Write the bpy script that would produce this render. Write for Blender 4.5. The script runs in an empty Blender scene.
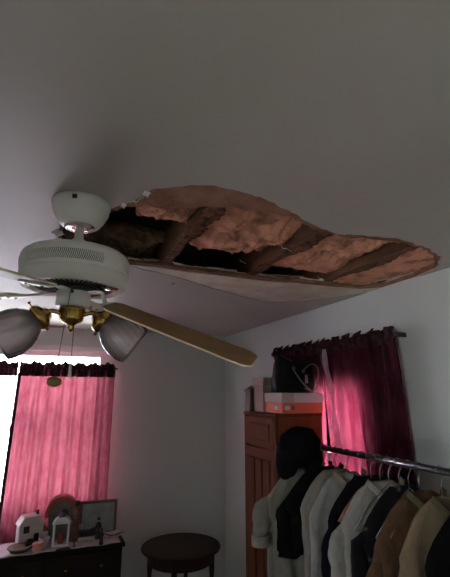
import bpy, bmesh, math, random
from mathutils import Vector, Matrix, noise

random.seed(7)
SC = bpy.context.scene
COL = SC.collection
PI = math.pi

# ------------------------------------------------------------------ camera
CAM_Z = 1.82
PITCH = math.radians(14.0)
YAW = math.radians(22.7)            # camera heading, clockwise from +Y
FPX = 418.0
cd = bpy.data.cameras.new('camera')
cd.sensor_fit = 'HORIZONTAL'
cd.sensor_width = 36.0
cd.lens = FPX / 450.0 * 36.0
cd.clip_start = 0.02
cam = bpy.data.objects.new('camera', cd)
COL.objects.link(cam)
cam.location = (0, 0, CAM_Z)
cam.rotation_euler = (PI / 2 + PITCH, 0, -YAW)
SC.camera = cam

# ------------------------------------------------------------------ world, daylight, exposure
SKY = 15.0
w = bpy.data.worlds.new('overcast_sky')
SC.world = w
w.use_nodes = True
bg = w.node_tree.nodes['Background']
bg.inputs[0].default_value = (0.94, 0.96, 1.0, 1)
bg.inputs[1].default_value = SKY
SC.view_settings.view_transform = 'Standard'
SC.view_settings.look = 'None'
SC.view_settings.gamma = 1.0
SC.view_settings.use_curve_mapping = False
SC.view_settings.exposure = 0.75
SC.cycles.max_bounces = 10
SC.cycles.diffuse_bounces = 6
SC.cycles.transparent_max_bounces = 12
SC.cycles.sample_clamp_indirect = 6.0

sun = bpy.data.lights.new('sun', 'SUN')      # high sun from behind the house: lights the yard, enters no window
sun.energy = 170.0; sun.angle = math.radians(3); sun.color = (1.0, .97, .93)
so = bpy.data.objects.new('sun', sun); COL.objects.link(so)
so.rotation_euler = (math.radians(38), 0, 0)

def portal(name, loc, rot, sx, sy):
    """light portal filling a window opening: guides sampling of the sky, adds no light"""
    l = bpy.data.lights.new(name, 'AREA')
    l.shape = 'RECTANGLE'; l.size = sx; l.size_y = sy
    l.cycles.is_portal = True
    o = bpy.data.objects.new(name, l)
    COL.objects.link(o)
    o.location = loc; o.rotation_euler = rot
    return o

# room extents (metres)
CEIL = 2.40
XR = 1.725          # right wall
YB = 4.12           # back wall
XL = -2.1           # left wall (out of frame)
YN = -1.7           # wall behind the camera
T = 0.14            # wall thickness
W1 = dict(a=-1.02, b=0.50, z0=0.86, z1=2.19)     # window in the back wall, a..b along x
W2 = dict(a=1.93, b=2.62, z0=0.95, z1=1.87)      # window in the right wall, a..b along y
W_FILL = dict(a=-1.45, b=-.55, z0=0.95, z1=1.80)     # unseen window added in the left wall for fill light, along y
portal('portal_back', ((W1['a'] + W1['b']) / 2, YB + T + .02, (W1['z0'] + W1['z1']) / 2), (-PI / 2, 0, 0), W1['b'] - W1['a'], W1['z1'] - W1['z0'])
portal('portal_right', (XR + T + .02, (W2['a'] + W2['b']) / 2, (W2['z0'] + W2['z1']) / 2), (PI / 2, 0, PI / 2), W2['b'] - W2['a'], W2['z1'] - W2['z0'])
portal('portal_fill', (XL - T - .02, (W_FILL['a'] + W_FILL['b']) / 2, (W_FILL['z0'] + W_FILL['z1']) / 2), (PI / 2, 0, -PI / 2), W_FILL['b'] - W_FILL['a'], W_FILL['z1'] - W_FILL['z0'])

# ------------------------------------------------------------------ pixel helper (direction only; depth from a plane)
CP, SP, CY, SY = math.cos(PITCH), math.sin(PITCH), math.cos(YAW), math.sin(YAW)

def P(px, py, x=None, y=None, z=None):
    cx, cy, f = px - 225.0, 288.5 - py, FPX
    up = cy * CP + f * SP
    fw = f * CP - cy * SP
    dx, dy = fw * SY + cx * CY, fw * CY - cx * SY
    if z is not None: s = (z - CAM_Z) / up
    elif x is not None: s = x / dx
    else: s = y / dy
    return Vector((dx * s, dy * s, CAM_Z + up * s))

# ------------------------------------------------------------------ materials
MATS = {}

def mat(name, col, rough=.7, metal=0.0, col2=None, scale=8.0, bump=0.0, bscale=None, spec=.5, stretch=(1, 1, 1),
        detail=4.0, lo=.35, hi=.65, sheen=0.0, coat=0.0):
    if name in MATS: return MATS[name]
    m = bpy.data.materials.new(name)
    m.use_nodes = True
    nt = m.node_tree; N = nt.nodes; L = nt.links
    b = N['Principled BSDF']
    b.inputs['Base Color'].default_value = (*col, 1)
    b.inputs['Roughness'].default_value = rough
    b.inputs['Metallic'].default_value = metal
    b.inputs['Specular IOR Level'].default_value = spec
    if sheen: b.inputs['Sheen Weight'].default_value = sheen
    if coat: b.inputs['Coat Weight'].default_value = coat
    if col2 or bump:
        tc = N.new('ShaderNodeTexCoord'); mp = N.new('ShaderNodeMapping')
        mp.inputs['Scale'].default_value = stretch
        L.new(tc.outputs['Object'], mp.inputs['Vector'])
    if col2:
        nz = N.new('ShaderNodeTexNoise'); nz.inputs['Scale'].default_value = scale; nz.inputs['Detail'].default_value = detail
        L.new(mp.outputs[0], nz.inputs['Vector'])
        cr = N.new('ShaderNodeValToRGB')
        cr.color_ramp.elements[0].position = lo; cr.color_ramp.elements[0].color = (*col, 1)
        cr.color_ramp.elements[1].position = hi; cr.color_ramp.elements[1].color = (*col2, 1)
        L.new(nz.outputs['Fac'], cr.inputs['Fac'])
        L.new(cr.outputs[0], b.inputs['Base Color'])
    if bump:
        n2 = N.new('ShaderNodeTexNoise'); n2.inputs['Scale'].default_value = bscale or scale * 4; n2.inputs['Detail'].default_value = 5
        L.new(mp.outputs[0], n2.inputs['Vector'])
        bp = N.new('ShaderNodeBump'); bp.inputs['Strength'].default_value = bump; bp.inputs['Distance'].default_value = .01
        L.new(n2.outputs['Fac'], bp.inputs['Height'])
        L.new(bp.outputs[0], b.inputs['Normal'])
    MATS[name] = m
    return m

def cloth_mat(name, col, col2, trans, scale=60.0, weight=.5, stretch=(1, 1, 1), lo=.4, hi=.62, holes=0.0):
    """thin fabric: diffuse + translucent so daylight behind it glows through"""
    m = bpy.data.materials.new(name); m.use_nodes = True
    nt = m.node_tree; N = nt.nodes; L = nt.links
    N.remove(N['Principled BSDF'])
    out = N['Material Output']
    tc = N.new('ShaderNodeTexCoord'); mp = N.new('ShaderNodeMapping'); mp.inputs['Scale'].default_value = stretch
    L.new(tc.outputs['Object'], mp.inputs['Vector'])
    nz = N.new('ShaderNodeTexNoise'); nz.inputs['Scale'].default_value = scale; nz.inputs['Detail'].default_value = 6
    L.new(mp.outputs[0], nz.inputs['Vector'])
    def ramp(a, b):
        r = N.new('ShaderNodeValToRGB')
        r.color_ramp.elements[0].position = lo; r.color_ramp.elements[0].color = (*a, 1)
        r.color_ramp.elements[1].position = hi; r.color_ramp.elements[1].color = (*b, 1)
        L.new(nz.outputs['Fac'], r.inputs['Fac']); return r
    rd = ramp(col, col2)
    rt = ramp(trans, tuple(min(1, c * 1.35 + .02) for c in trans))
    d = N.new('ShaderNodeBsdfDiffuse'); t = N.new('ShaderNodeBsdfTranslucent'); mx = N.new('ShaderNodeMixShader')
    L.new(rd.outputs[0], d.inputs['Color']); L.new(rt.outputs[0], t.inputs['Color'])
    mx.inputs[0].default_value = weight
    L.new(d.outputs[0], mx.inputs[1]); L.new(t.outputs[0], mx.inputs[2]); L.new(mx.outputs[0], out.inputs['Surface'])
    if holes:      # open weave of a sheer
        tp = N.new('ShaderNodeBsdfTransparent'); m3 = N.new('ShaderNodeMixShader'); m3.inputs[0].default_value = holes
        L.new(mx.outputs[0], m3.inputs[1]); L.new(tp.outputs[0], m3.inputs[2]); L.new(m3.outputs[0], out.inputs['Surface'])
    MATS[name] = m
    return m

def glass_pane_mat():
    m = bpy.data.materials.new('window_glass'); m.use_nodes = True
    N = m.node_tree.nodes; L = m.node_tree.links
    N.remove(N['Principled BSDF'])
    t = N.new('ShaderNodeBsdfTransparent'); t.inputs[0].default_value = (.93, .96, .96, 1)
    g = N.new('ShaderNodeBsdfGlossy'); g.inputs['Roughness'].default_value = .02
    fr = N.new('ShaderNodeFresnel'); fr.inputs[0].default_value = 1.45
    mx = N.new('ShaderNodeMixShader')
    L.new(fr.outputs[0], mx.inputs[0]); L.new(t.outputs[0], mx.inputs[1]); L.new(g.outputs[0], mx.inputs[2])
    L.new(mx.outputs[0], N['Material Output'].inputs['Surface'])
    return m

def shade_glass_mat():
    """ribbed clear-frosted lamp glass"""
    m = bpy.data.materials.new('lamp_glass'); m.use_nodes = True
    N = m.node_tree.nodes; L = m.node_tree.links
    N.remove(N['Principled BSDF'])
    tc = N.new('ShaderNodeTexCoord')
    wv = N.new('ShaderNodeTexNoise'); wv.inputs['Scale'].default_value = 90; wv.inputs['Detail'].default_value = 3
    L.new(tc.outputs['Object'], wv.inputs['Vector'])
    bp = N.new('ShaderNodeBump'); bp.inputs['Strength'].default_value = .35; bp.inputs['Distance'].default_value = .004
    L.new(wv.outputs['Fac'], bp.inputs['Height'])
    t = N.new('ShaderNodeBsdfTransparent'); t.inputs[0].default_value = (.95, .92, .92, 1)
    g = N.new('ShaderNodeBsdfGlossy'); g.inputs['Roughness'].default_value = .12; g.inputs['Color'].default_value = (.95, .92, .9, 1)
    tr = N.new('ShaderNodeBsdfTranslucent'); tr.inputs[0].default_value = (.9, .86, .85, 1)
    df = N.new('ShaderNodeBsdfDiffuse'); df.inputs[0].default_value = (.82, .78, .76, 1)
    for n in (g, df, tr): L.new(bp.outputs[0], n.inputs['Normal'])
    lw = N.new('ShaderNodeLayerWeight'); lw.inputs[0].default_value = .35
    L.new(bp.outputs[0], lw.inputs['Normal'])
    m1 = N.new('ShaderNodeMixShader'); m1.inputs[0].default_value = .45
    L.new(df.outputs[0], m1.inputs[1]); L.new(tr.outputs[0], m1.inputs[2])
    m2 = N.new('ShaderNodeMixShader'); m2.inputs[0].default_value = .30
    L.new(t.outputs[0], m2.inputs[1]); L.new(m1.outputs[0], m2.inputs[2])
    m3 = N.new('ShaderNodeMixShader')
    L.new(lw.outputs['Fresnel'], m3.inputs[0]); L.new(m2.outputs[0], m3.inputs[1]); L.new(g.outputs[0], m3.inputs[2])
    L.new(m3.outputs[0], N['Material Output'].inputs['Surface'])
    return m

M = {}
M['wall'] = mat('wall_paint', (.69, .735, .70), .6, bump=.06, bscale=60)
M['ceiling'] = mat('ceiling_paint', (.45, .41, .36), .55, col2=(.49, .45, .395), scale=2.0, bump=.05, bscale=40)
M['floor'] = mat('carpet', (.16, .12, .09), .95, col2=(.22, .17, .13), scale=60, bump=.3)
M['trim'] = mat('white_trim', (.72, .72, .70), .4)
M['ground'] = mat('pale_concrete', (.66, .66, .66), .9, col2=(.74, .74, .74), scale=1.5)
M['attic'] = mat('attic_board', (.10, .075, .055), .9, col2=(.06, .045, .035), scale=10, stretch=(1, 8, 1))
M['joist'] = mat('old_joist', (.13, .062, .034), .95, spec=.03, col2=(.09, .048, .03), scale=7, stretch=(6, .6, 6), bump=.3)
M['torn'] = mat('torn_board', (.225, .11, .065), .98, spec=.05, col2=(.33, .18, .115), scale=14, bump=.4, bscale=60)
M['gypsum'] = mat('bare_gypsum', (.74, .68, .54), .95, col2=(.60, .52, .40), scale=9, bump=.3, bscale=50)
M['paper'] = mat('torn_paper', (.80, .76, .70), .9)
M['insul'] = mat('pink_insulation', (.74, .36, .235), 1.0, col2=(.20, .08, .045), scale=11, bump=1.0, bscale=45, spec=.05, lo=.48, hi=.74, detail=12)
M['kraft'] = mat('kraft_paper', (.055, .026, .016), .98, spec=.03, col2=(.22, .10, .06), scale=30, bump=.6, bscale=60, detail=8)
M['insul_dirty'] = mat('dusty_insulation', (.30, .19, .11), 1.0, col2=(.13, .08, .05), scale=16, bump=.9, bscale=40, spec=.05)
M['enamel'] = mat('cream_enamel', (.86, .84, .77), .35, col2=(.80, .77, .69), scale=5)
M['enamel_dark'] = mat('dark_void', (.025, .022, .02), .8)
M['brass'] = mat('polished_brass', (.55, .36, .10), .22, 1.0, col2=(.38, .23, .06), scale=12)
M['chrome'] = mat('bright_ring', (.80, .74, .72), .15, 1.0)
M['blade'] = mat('blade_laminate', (.37, .225, .11), .5, col2=(.29, .17, .08), scale=5, stretch=(1, 14, 1), lo=.3, hi=.7)
M['blade_edge'] = mat('blade_edge', (.74, .62, .42), .5)
M['black_plastic'] = mat('black_plastic', (.012, .012, .013), .4)
M['sky_rod'] = mat('rod_metal', (.10, .08, .07), .4, .6)
M['steel'] = mat('rack_steel', (.34, .36, .37), .28, 1.0, col2=(.22, .23, .24), scale=30)
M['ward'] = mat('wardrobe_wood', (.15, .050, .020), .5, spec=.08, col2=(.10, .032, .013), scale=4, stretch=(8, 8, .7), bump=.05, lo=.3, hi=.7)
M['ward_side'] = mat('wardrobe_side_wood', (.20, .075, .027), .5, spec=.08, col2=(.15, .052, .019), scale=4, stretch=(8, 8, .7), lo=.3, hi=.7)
M['darkwood'] = mat('dark_wood', (.022, .011, .008), .5, spec=.2, col2=(.014, .007, .005), scale=5, stretch=(1, 9, 9))
M['tablewood'] = mat('table_wood', (.045, .022, .013), .5, spec=.2, col2=(.026, .013, .008), scale=5, stretch=(1, 9, 1))
M['lace'] = mat('runner_cloth', (.62, .55, .52), .95, col2=(.48, .42, .40), scale=45, bump=.3)
M['glass'] = glass_pane_mat()
M['shade'] = shade_glass_mat()
M['curtain'] = cloth_mat('rose_curtain', (.52, .10, .16), (.60, .20, .27), (.098, .0175, .029), scale=26, weight=.55, stretch=(1, 1, .5), lo=.3, hi=.75)
M['curtain_dk'] = cloth_mat('burgundy_curtain', (.030, .010, .015), (.05, .018, .024), (.165, .0135, .036), scale=18, weight=.34, stretch=(1, 1, .4))
M['ruffle'] = cloth_mat('unlit_ruffle', (.045, .016, .02), (.10, .05, .055), (.16, .06, .09), scale=40, weight=.25)  # missing backlight on the doubled heading cloth, put into a dark colour
M['satin'] = cloth_mat('lilac_satin', (.70, .62, .74), (.80, .74, .82), (.80, .74, .86), scale=20, weight=.65)
M['violet'] = cloth_mat('violet_sheer', (.45, .32, .45), (.55, .42, .55), (.84, .58, .92), scale=30, weight=.7, holes=.28)

# ------------------------------------------------------------------ object helpers
def tag(o, label=None, cat=None, group=None, kind=None):
    if label: o['label'] = label
    if cat: o['category'] = cat
    if group: o['group'] = group
    if kind: o['kind'] = kind
    return o

def thing(name, label, cat, loc=(0, 0, 0), rotz=0.0, group=None):
    o = bpy.data.objects.new(name, None)
    o.empty_display_size = .05
    COL.objects.link(o)
    o.location = loc; o.rotation_euler = (0, 0, rotz)
    return tag(o, label, cat, group)

def obj(name, vf, material, parent=None, smooth=False, bevel=0.0, loc=None, rot=None, solid=0.0, sub=0, mats=None):
    v, f = vf
    me = bpy.data.meshes.new(name)
    me.from_pydata([tuple(p) for p in v], [], f)
    me.update()
    if smooth:
        for p in me.polygons: p.use_smooth = True
    o = bpy.data.objects.new(name, me)
    COL.objects.link(o)
    me.materials.append(material)
    for mm in (mats or []): me.materials.append(mm)
    if parent: o.parent = parent
    if loc is not None: o.location = loc
    if rot is not None: o.rotation_euler = rot
    if solid:
        md = o.modifiers.new('solid', 'SOLIDIFY'); md.thickness = solid; md.offset = 0
    if bevel:
        md = o.modifiers.new('bevel', 'BEVEL'); md.width = bevel; md.segments = 2; md.limit_method = 'ANGLE'
    if sub:
        md = o.modifiers.new('sub', 'SUBSURF'); md.levels = sub; md.render_levels = sub
    return o

def box(x0, x1, y0, y1, z0, z1):
    v = [(x0, y0, z0), (x1, y0, z0), (x1, y1, z0), (x0, y1, z0), (x0, y0, z1), (x1, y0, z1), (x1, y1, z1), (x0, y1, z1)]
    f = [(0, 3, 2, 1), (4, 5, 6, 7), (0, 1, 5, 4), (1, 2, 6, 5), (2, 3, 7, 6), (3, 0, 4, 7)]
    return v, f

def join(*parts):
    V, F = [], []
    for v, f in parts:
        n = len(V); V += list(v); F += [tuple(i + n for i in q) for q in f]
    return V, F

def lathe(prof, seg=32, a0=0.0, a1=2 * PI, caps=True):
    full = abs(a1 - a0 - 2 * PI) < 1e-6
    n = seg if full else seg + 1
    V, F = [], []
    for r, z in prof:
        for k in range(n):
            a = a0 + (a1 - a0) * k / seg
            V.append((r * math.cos(a), r * math.sin(a), z))
    for i in range(len(prof) - 1):
        for k in range(seg):
            k2 = (k + 1) % n if full else k + 1
            F.append((i * n + k, i * n + k2, (i + 1) * n + k2, (i + 1) * n + k))
    if full and caps:
        if prof[0][0] > 1e-5: F.append(tuple(range(n - 1, -1, -1)))
        if prof[-1][0] > 1e-5: F.append(tuple((len(prof) - 1) * n + k for k in range(n)))
    return V, F

def xf(vf, m):
    return [m @ Vector(p) for p in vf[0]], vf[1]

def frame_to(axis):
    """matrix whose +Z runs along axis"""
    return Vector(axis).to_track_quat('Z', 'Y').to_matrix().to_4x4()

def tube(path, r, seg=8, closed=False):
    pts = [Vector(p) for p in path]
    n = len(pts)
    rs = r if isinstance(r, (list, tuple)) else [r] * n
    V, F = [], []
    up = Vector((0, 0, 1))
    prev = None
    for i, p in enumerate(pts):
        a = pts[(i - 1) % n] if (closed or i > 0) else p
        b = pts[(i + 1) % n] if (closed or i < n - 1) else p
        t = (b - a).normalized()
        if prev is None:
            s = t.cross(up)
            if s.length < .1: s = t.cross(Vector((1, 0, 0)))
            s.normalize()
        else:
            s = prev - t * prev.dot(t); s.normalize()
        prev = s
        q = t.cross(s)
        for k in range(seg):
            an = 2 * PI * k / seg
            V.append(p + (s * math.cos(an) + q * math.sin(an)) * rs[i])
    m = n if closed else n - 1
    for i in range(m):
        j = (i + 1) % n
        for k in range(seg):
            F.append((i * seg + k, i * seg + (k + 1) % seg, j * seg + (k + 1) % seg, j * seg + k))
    if not closed:
        F.append(tuple(range(seg - 1, -1, -1)))
        F.append(tuple((n - 1) * seg + k for k in range(seg)))
    return V, F

def bez(a, b, c, d, n=12):
    a, b, c, d = map(Vector, (a, b, c, d))
    return [a * (1 - t) ** 3 + b * 3 * t * (1 - t) ** 2 + c * 3 * t * t * (1 - t) + d * t ** 3 for t in [i / n for i in range(n + 1)]]

def prism(outline, z0, z1):
    n = len(outline)
    V = [(x, y, z0) for x, y in outline] + [(x, y, z1) for x, y in outline]
    F = [tuple(range(n - 1, -1, -1)), tuple(range(n, 2 * n))]
    F += [(i, (i + 1) % n, n + (i + 1) % n, n + i) for i in range(n)]
    return V, F

def grid(nu, nv, fn):
    V = [fn(i / (nu - 1), j / (nv - 1)) for j in range(nv) for i in range(nu)]
    F = [(j * nu + i, j * nu + i + 1, (j + 1) * nu + i + 1, (j + 1) * nu + i) for j in range(nv - 1) for i in range(nu - 1)]
    return V, F

def plate_with_hole(outer, inner, z0, z1):
    """flat slab with a ragged hole; outer/inner lists of (x, y)"""
    bm = bmesh.new()
    def loop(pts, z):
        vs = [bm.verts.new((x, y, z)) for x, y in pts]
        return vs, [bm.edges.new((vs[i], vs[(i + 1) % len(vs)])) for i in range(len(vs))]
    for z in (z0, z1):
        ov, oe = loop(outer, z); iv, ie = loop(inner, z)
        bmesh.ops.triangle_fill(bm, edges=oe + ie, use_beauty=True)
        if z == z0: o0, i0 = ov, iv
        else:
            for A, B in ((o0, ov), (i0, iv)):
                for i in range(len(A)):
                    j = (i + 1) % len(A)
                    bm.faces.new((A[i], A[j], B[j], B[i]))
    bmesh.ops.recalc_face_normals(bm, faces=bm.faces)
    bm.verts.index_update()
    V = [v.co.copy() for v in bm.verts]; F = [tuple(v.index for v in f.verts) for f in bm.faces]
    bm.free()
    return V, F

def ragged(pts, step=.02, amp=.006, seed=0):
    out = []
    n = len(pts)
    for i in range(n):
        a, b = Vector(pts[i]), Vector(pts[(i + 1) % n])
        L = (b - a).length; k = max(1, int(L / step))
        for q in range(k):
            p = a.lerp(b, q / k)
            d = Vector((noise.noise((p.x * 30 + seed, p.y * 30, 1.3)), noise.noise((p.x * 30 + seed, p.y * 30, 7.7))))
            d2 = Vector((noise.noise((p.x * 90 + seed, p.y * 90, 3.3)), noise.noise((p.x * 90 + seed, p.y * 90, 9.7))))
            out.append(tuple(p + d * amp * 1.6 + d2 * amp))
    return out

# ================================================================== THE ROOM
def wall_pieces(axis, pos, thick, lo, hi, win, z1):
    """wall slab (axis 'x': runs along x at y=pos) with one window opening, one mesh"""
    a, b, za, zb = win['a'], win['b'], win['z0'], win['z1']
    rects = [(lo, a, 0, z1), (b, hi, 0, z1), (a, b, 0, za), (a, b, zb, z1)]
    ps = []
    p0, p1 = sorted((pos, pos + thick))
    for u0, u1, v0, v1 in rects:
        ps.append(box(u0, u1, p0, p1, v0, v1) if axis == 'x' else box(p0, p1, u0, u1, v0, v1))
    return join(*ps)

def struct(name, vf, m, label, parent=None, **k):
    o = obj(name, vf, m, parent, **k)
    o['kind'] = 'structure'
    if parent is None: o['label'] = label
    return o

WTOP = CEIL + .5
struct('wall_back', wall_pieces('x', YB, T, XL - T, XR + T, W1, WTOP), M['wall'], 'pale painted back wall behind the rose curtains')
struct('wall_right', wall_pieces('y', XR, T, YN - T, YB, W2, WTOP), M['wall'], 'pale painted right wall with the burgundy curtain')
struct('wall_near', box(XL - T, XR + T, YN - T, YN, 0, WTOP), M['wall'], 'pale painted wall behind the viewer')
struct('wall_left', wall_pieces('y', XL, -T, YN, YB, W_FILL, WTOP), M['wall'], 'pale painted left wall out of view')
struct('floor', box(XL - T, XR + T, YN - T, YB + T, -.1, 0), M['floor'], 'brown carpeted bedroom floor')
struct('ground', box(-14, 14, -14, 14, -.62, -.5), M['ground'], 'pale concrete yard outside the house')
struct('baseboard_back', box(XL, XR, YB - .014, YB, 0, .09), M['trim'], 'white baseboard along the back wall', bevel=.004)
struct('baseboard_right', box(XR - .014, XR, YN, YB - .014, 0, .09), M['trim'], 'white baseboard along the right wall', bevel=.004)

def window(name, label, axis, wall, outward, W):
    t = tag(bpy.data.objects.new(name, None), label, None, None, 'structure')
    COL.objects.link(t)
    def bx(u0, u1, n0, n1, z0, z1):
        p = sorted((wall + outward * n0, wall + outward * n1))
        return box(u0, u1, p[0], p[1], z0, z1) if axis == 'x' else box(p[0], p[1], u0, u1, z0, z1)
    a, b, z0, z1 = W['a'], W['b'], W['z0'], W['z1']
    fr = .045; zm = (z0 + z1) / 2
    obj('window_frame', join(bx(a, a + fr, .03, .11, z0, z1), bx(b - fr, b, .03, .11, z0, z1), bx(a + fr, b - fr, .03, .11, z0, z0 + fr),
        bx(a + fr, b - fr, .03, .11, z1 - fr, z1)), M['trim'], t, bevel=.003)
    obj('meeting_rail', bx(a + fr, b - fr, .045, .095, zm - .025, zm + .025), M['trim'], t, bevel=.003)
    obj('pane', bx(a + fr, b - fr, .066, .07, z0 + fr, zm - .025), M['glass'], t)
    obj('pane', bx(a + fr, b - fr, .076, .08, zm + .025, z1 - fr), M['glass'], t)
    cs = .055
    obj('casing', join(bx(a - cs, a, -.014, 0, z0 - cs, z1 + cs), bx(b, b + cs, -.014, 0, z0 - cs, z1 + cs), bx(a, b, -.014, 0, z1, z1 + cs),
        bx(a, b, -.03, 0, z0 - cs, z0)), M['trim'], t, bevel=.003)
    return t

window('window_1', 'white framed window behind the rose curtains', 'x', YB, 1, W1)
window('window_2', 'white framed window behind the burgundy curtains', 'y', XR, 1, W2)
window('window_fill', 'white framed window added out of view for fill light', 'y', XL, -1, W_FILL)

# ------------------------------------------------------------------ ceiling with the collapsed hole
def ceil_pts(pxs, z=CEIL): return [tuple(P(a, b, z=z).xy) for a, b in pxs]
HOLE_A = [(57, 236), (60, 224), (70, 219), (88, 216), (100, 213), (112, 208), (122, 204), (136, 199), (150, 190), (168, 187), (190, 185), (215, 186),
          (240, 191), (265, 199), (290, 211), (312, 224), (335, 234), (365, 236), (400, 239), (428, 248), (440, 257),
          (437, 269), (410, 281), (385, 290), (360, 294), (330, 298), (300, 302), (265, 302), (240, 296), (208, 287), (180, 278), (136, 268), (100, 262), (70, 252)]
HOLE_B = [(60, 238), (63, 226), (74, 222), (92, 219), (108, 213), (124, 208), (150, 206), (168, 209), (200, 207), (232, 208), (270, 212), (295, 219),
          (318, 231), (345, 237), (372, 239), (400, 242), (424, 249), (436, 257),
          (433, 267), (410, 277), (386, 285), (360, 287), (330, 284), (300, 281), (260, 278), (220, 273), (180, 268), (150, 264), (128, 262), (100, 258), (74, 250)]
outer = [(XL - T, YN - T), (XR + T, YN - T), (XR + T, YB + T), (XL - T, YB + T)]
LA = .006
holeA = ragged(ceil_pts(HOLE_A), .018, .006, 1)
holeB = ragged(ceil_pts(HOLE_B, CEIL + LA), .015, .008, 5)
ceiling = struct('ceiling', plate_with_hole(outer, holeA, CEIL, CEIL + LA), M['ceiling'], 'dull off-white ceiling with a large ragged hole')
big = [(-.3, .6), (2.0 - .2, .6), (1.8, 2.5), (-.3, 2.5)]
tb = struct('torn_board', plate_with_hole(big, holeB, CEIL + LA, CEIL + LA + .014), M['torn'], '', ceiling)
# far strip where only the face paper came off, leaving paler gypsum
far_px = [(436, 268), (410, 279), (386, 287.5), (360, 289.5), (330, 287), (300, 284), (260, 281), (220, 276), (180, 271), (150, 267), (128, 265),
          (128, 270), (180, 281), (208, 291), (240, 301), (265, 306), (300, 306), (330, 302), (360, 298), (385, 294), (412, 285), (438, 272)]
fp = ceil_pts(far_px, CEIL + LA - .003)
obj('bare_gypsum', prism(ragged(fp, .02, .004, 9), CEIL + LA - .0035, CEIL + LA + .0005), M['gypsum'], ceiling)
# splintered laminate along the far lip
lip = [(128, 262), (150, 264), (180, 268), (220, 273), (260, 278), (300, 281), (330, 284), (360, 287), (386, 285), (410, 277)]
lipw = [P(a, b, z=CEIL + .012) for a, b in lip]
for i in range(len(lipw) - 1):
    for q in range(3):
        a = lipw[i].lerp(lipw[i + 1], q / 3); b = lipw[i].lerp(lipw[i + 1], (q + 1.25) / 3)
        d = (b - a); nrm = Vector((-d.y, d.x, 0)).normalized()
        off = random.uniform(-.012, .004); ww = random.uniform(.012, .024)
        z0 = CEIL + .020 + random.uniform(0, .012); dz = random.uniform(-.006, .006)
        V = [a + nrm * off, b + nrm * off, b + nrm * (off + ww) , a + nrm * (off + ww)]
        zz = [z0, z0 + dz, z0 + dz, z0]
        V2 = [(v.x, v.y, z) for v, z in zip(V, zz)] + [(v.x, v.y, z + .006) for v, z in zip(V, zz)]
        obj('lath_splinter', (V2, box(0, 1, 0, 1, 0, 1)[1]), M['gypsum'] if random.random() < .6 else M['torn'], ceiling)
# white torn paper curls on the near-left edge and by the fan canopy
for (a, b, s) in [(134, 200, .015), (141, 197, .012), (147, 192, .014), (124, 204, .011), (58, 232, .03), (60, 240, .028), (300, 297, .012), (173, 283, .016)]:
    c = P(a, b, z=CEIL)
    an = random.uniform(0, PI)
    def curl(u, v, c=c, s=s, an=an):
        x = (u - .5) * s * 1.6; y = (v - .5) * s
        z = -.010 * (v ** 2) - .003 * math.sin(u * 9)
        return (c.x + x * math.cos(an) - y * math.sin(an), c.y + x * math.sin(an) + y * math.cos(an), c.z - .0006 + z)
    obj('paper_curl', grid(5, 5, curl), M['paper'], ceiling, smooth=True, solid=.0012)
# joists run parallel to the right wall
JX = [-.42, .03, .47, .935, 1.39]
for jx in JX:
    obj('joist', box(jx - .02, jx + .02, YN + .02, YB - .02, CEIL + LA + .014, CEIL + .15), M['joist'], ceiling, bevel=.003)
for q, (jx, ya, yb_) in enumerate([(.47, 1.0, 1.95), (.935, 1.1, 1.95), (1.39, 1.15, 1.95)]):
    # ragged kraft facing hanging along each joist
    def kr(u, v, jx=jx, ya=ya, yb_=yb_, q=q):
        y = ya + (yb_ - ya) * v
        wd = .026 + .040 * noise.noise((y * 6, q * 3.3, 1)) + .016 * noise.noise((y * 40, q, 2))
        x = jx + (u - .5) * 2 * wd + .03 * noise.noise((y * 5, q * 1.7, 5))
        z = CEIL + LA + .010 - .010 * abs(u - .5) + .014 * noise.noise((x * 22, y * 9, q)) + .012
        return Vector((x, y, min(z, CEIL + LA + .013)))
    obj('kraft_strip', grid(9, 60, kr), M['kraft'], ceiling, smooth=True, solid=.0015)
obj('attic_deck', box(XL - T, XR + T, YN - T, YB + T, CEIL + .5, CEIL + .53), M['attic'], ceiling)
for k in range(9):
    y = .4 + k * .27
    obj('roof_plank', box(-.6, XR + .1, y, y + .262, CEIL + .40 + .004 * (k % 3), CEIL + .425), M['attic'], ceiling, bevel=.004)

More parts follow.
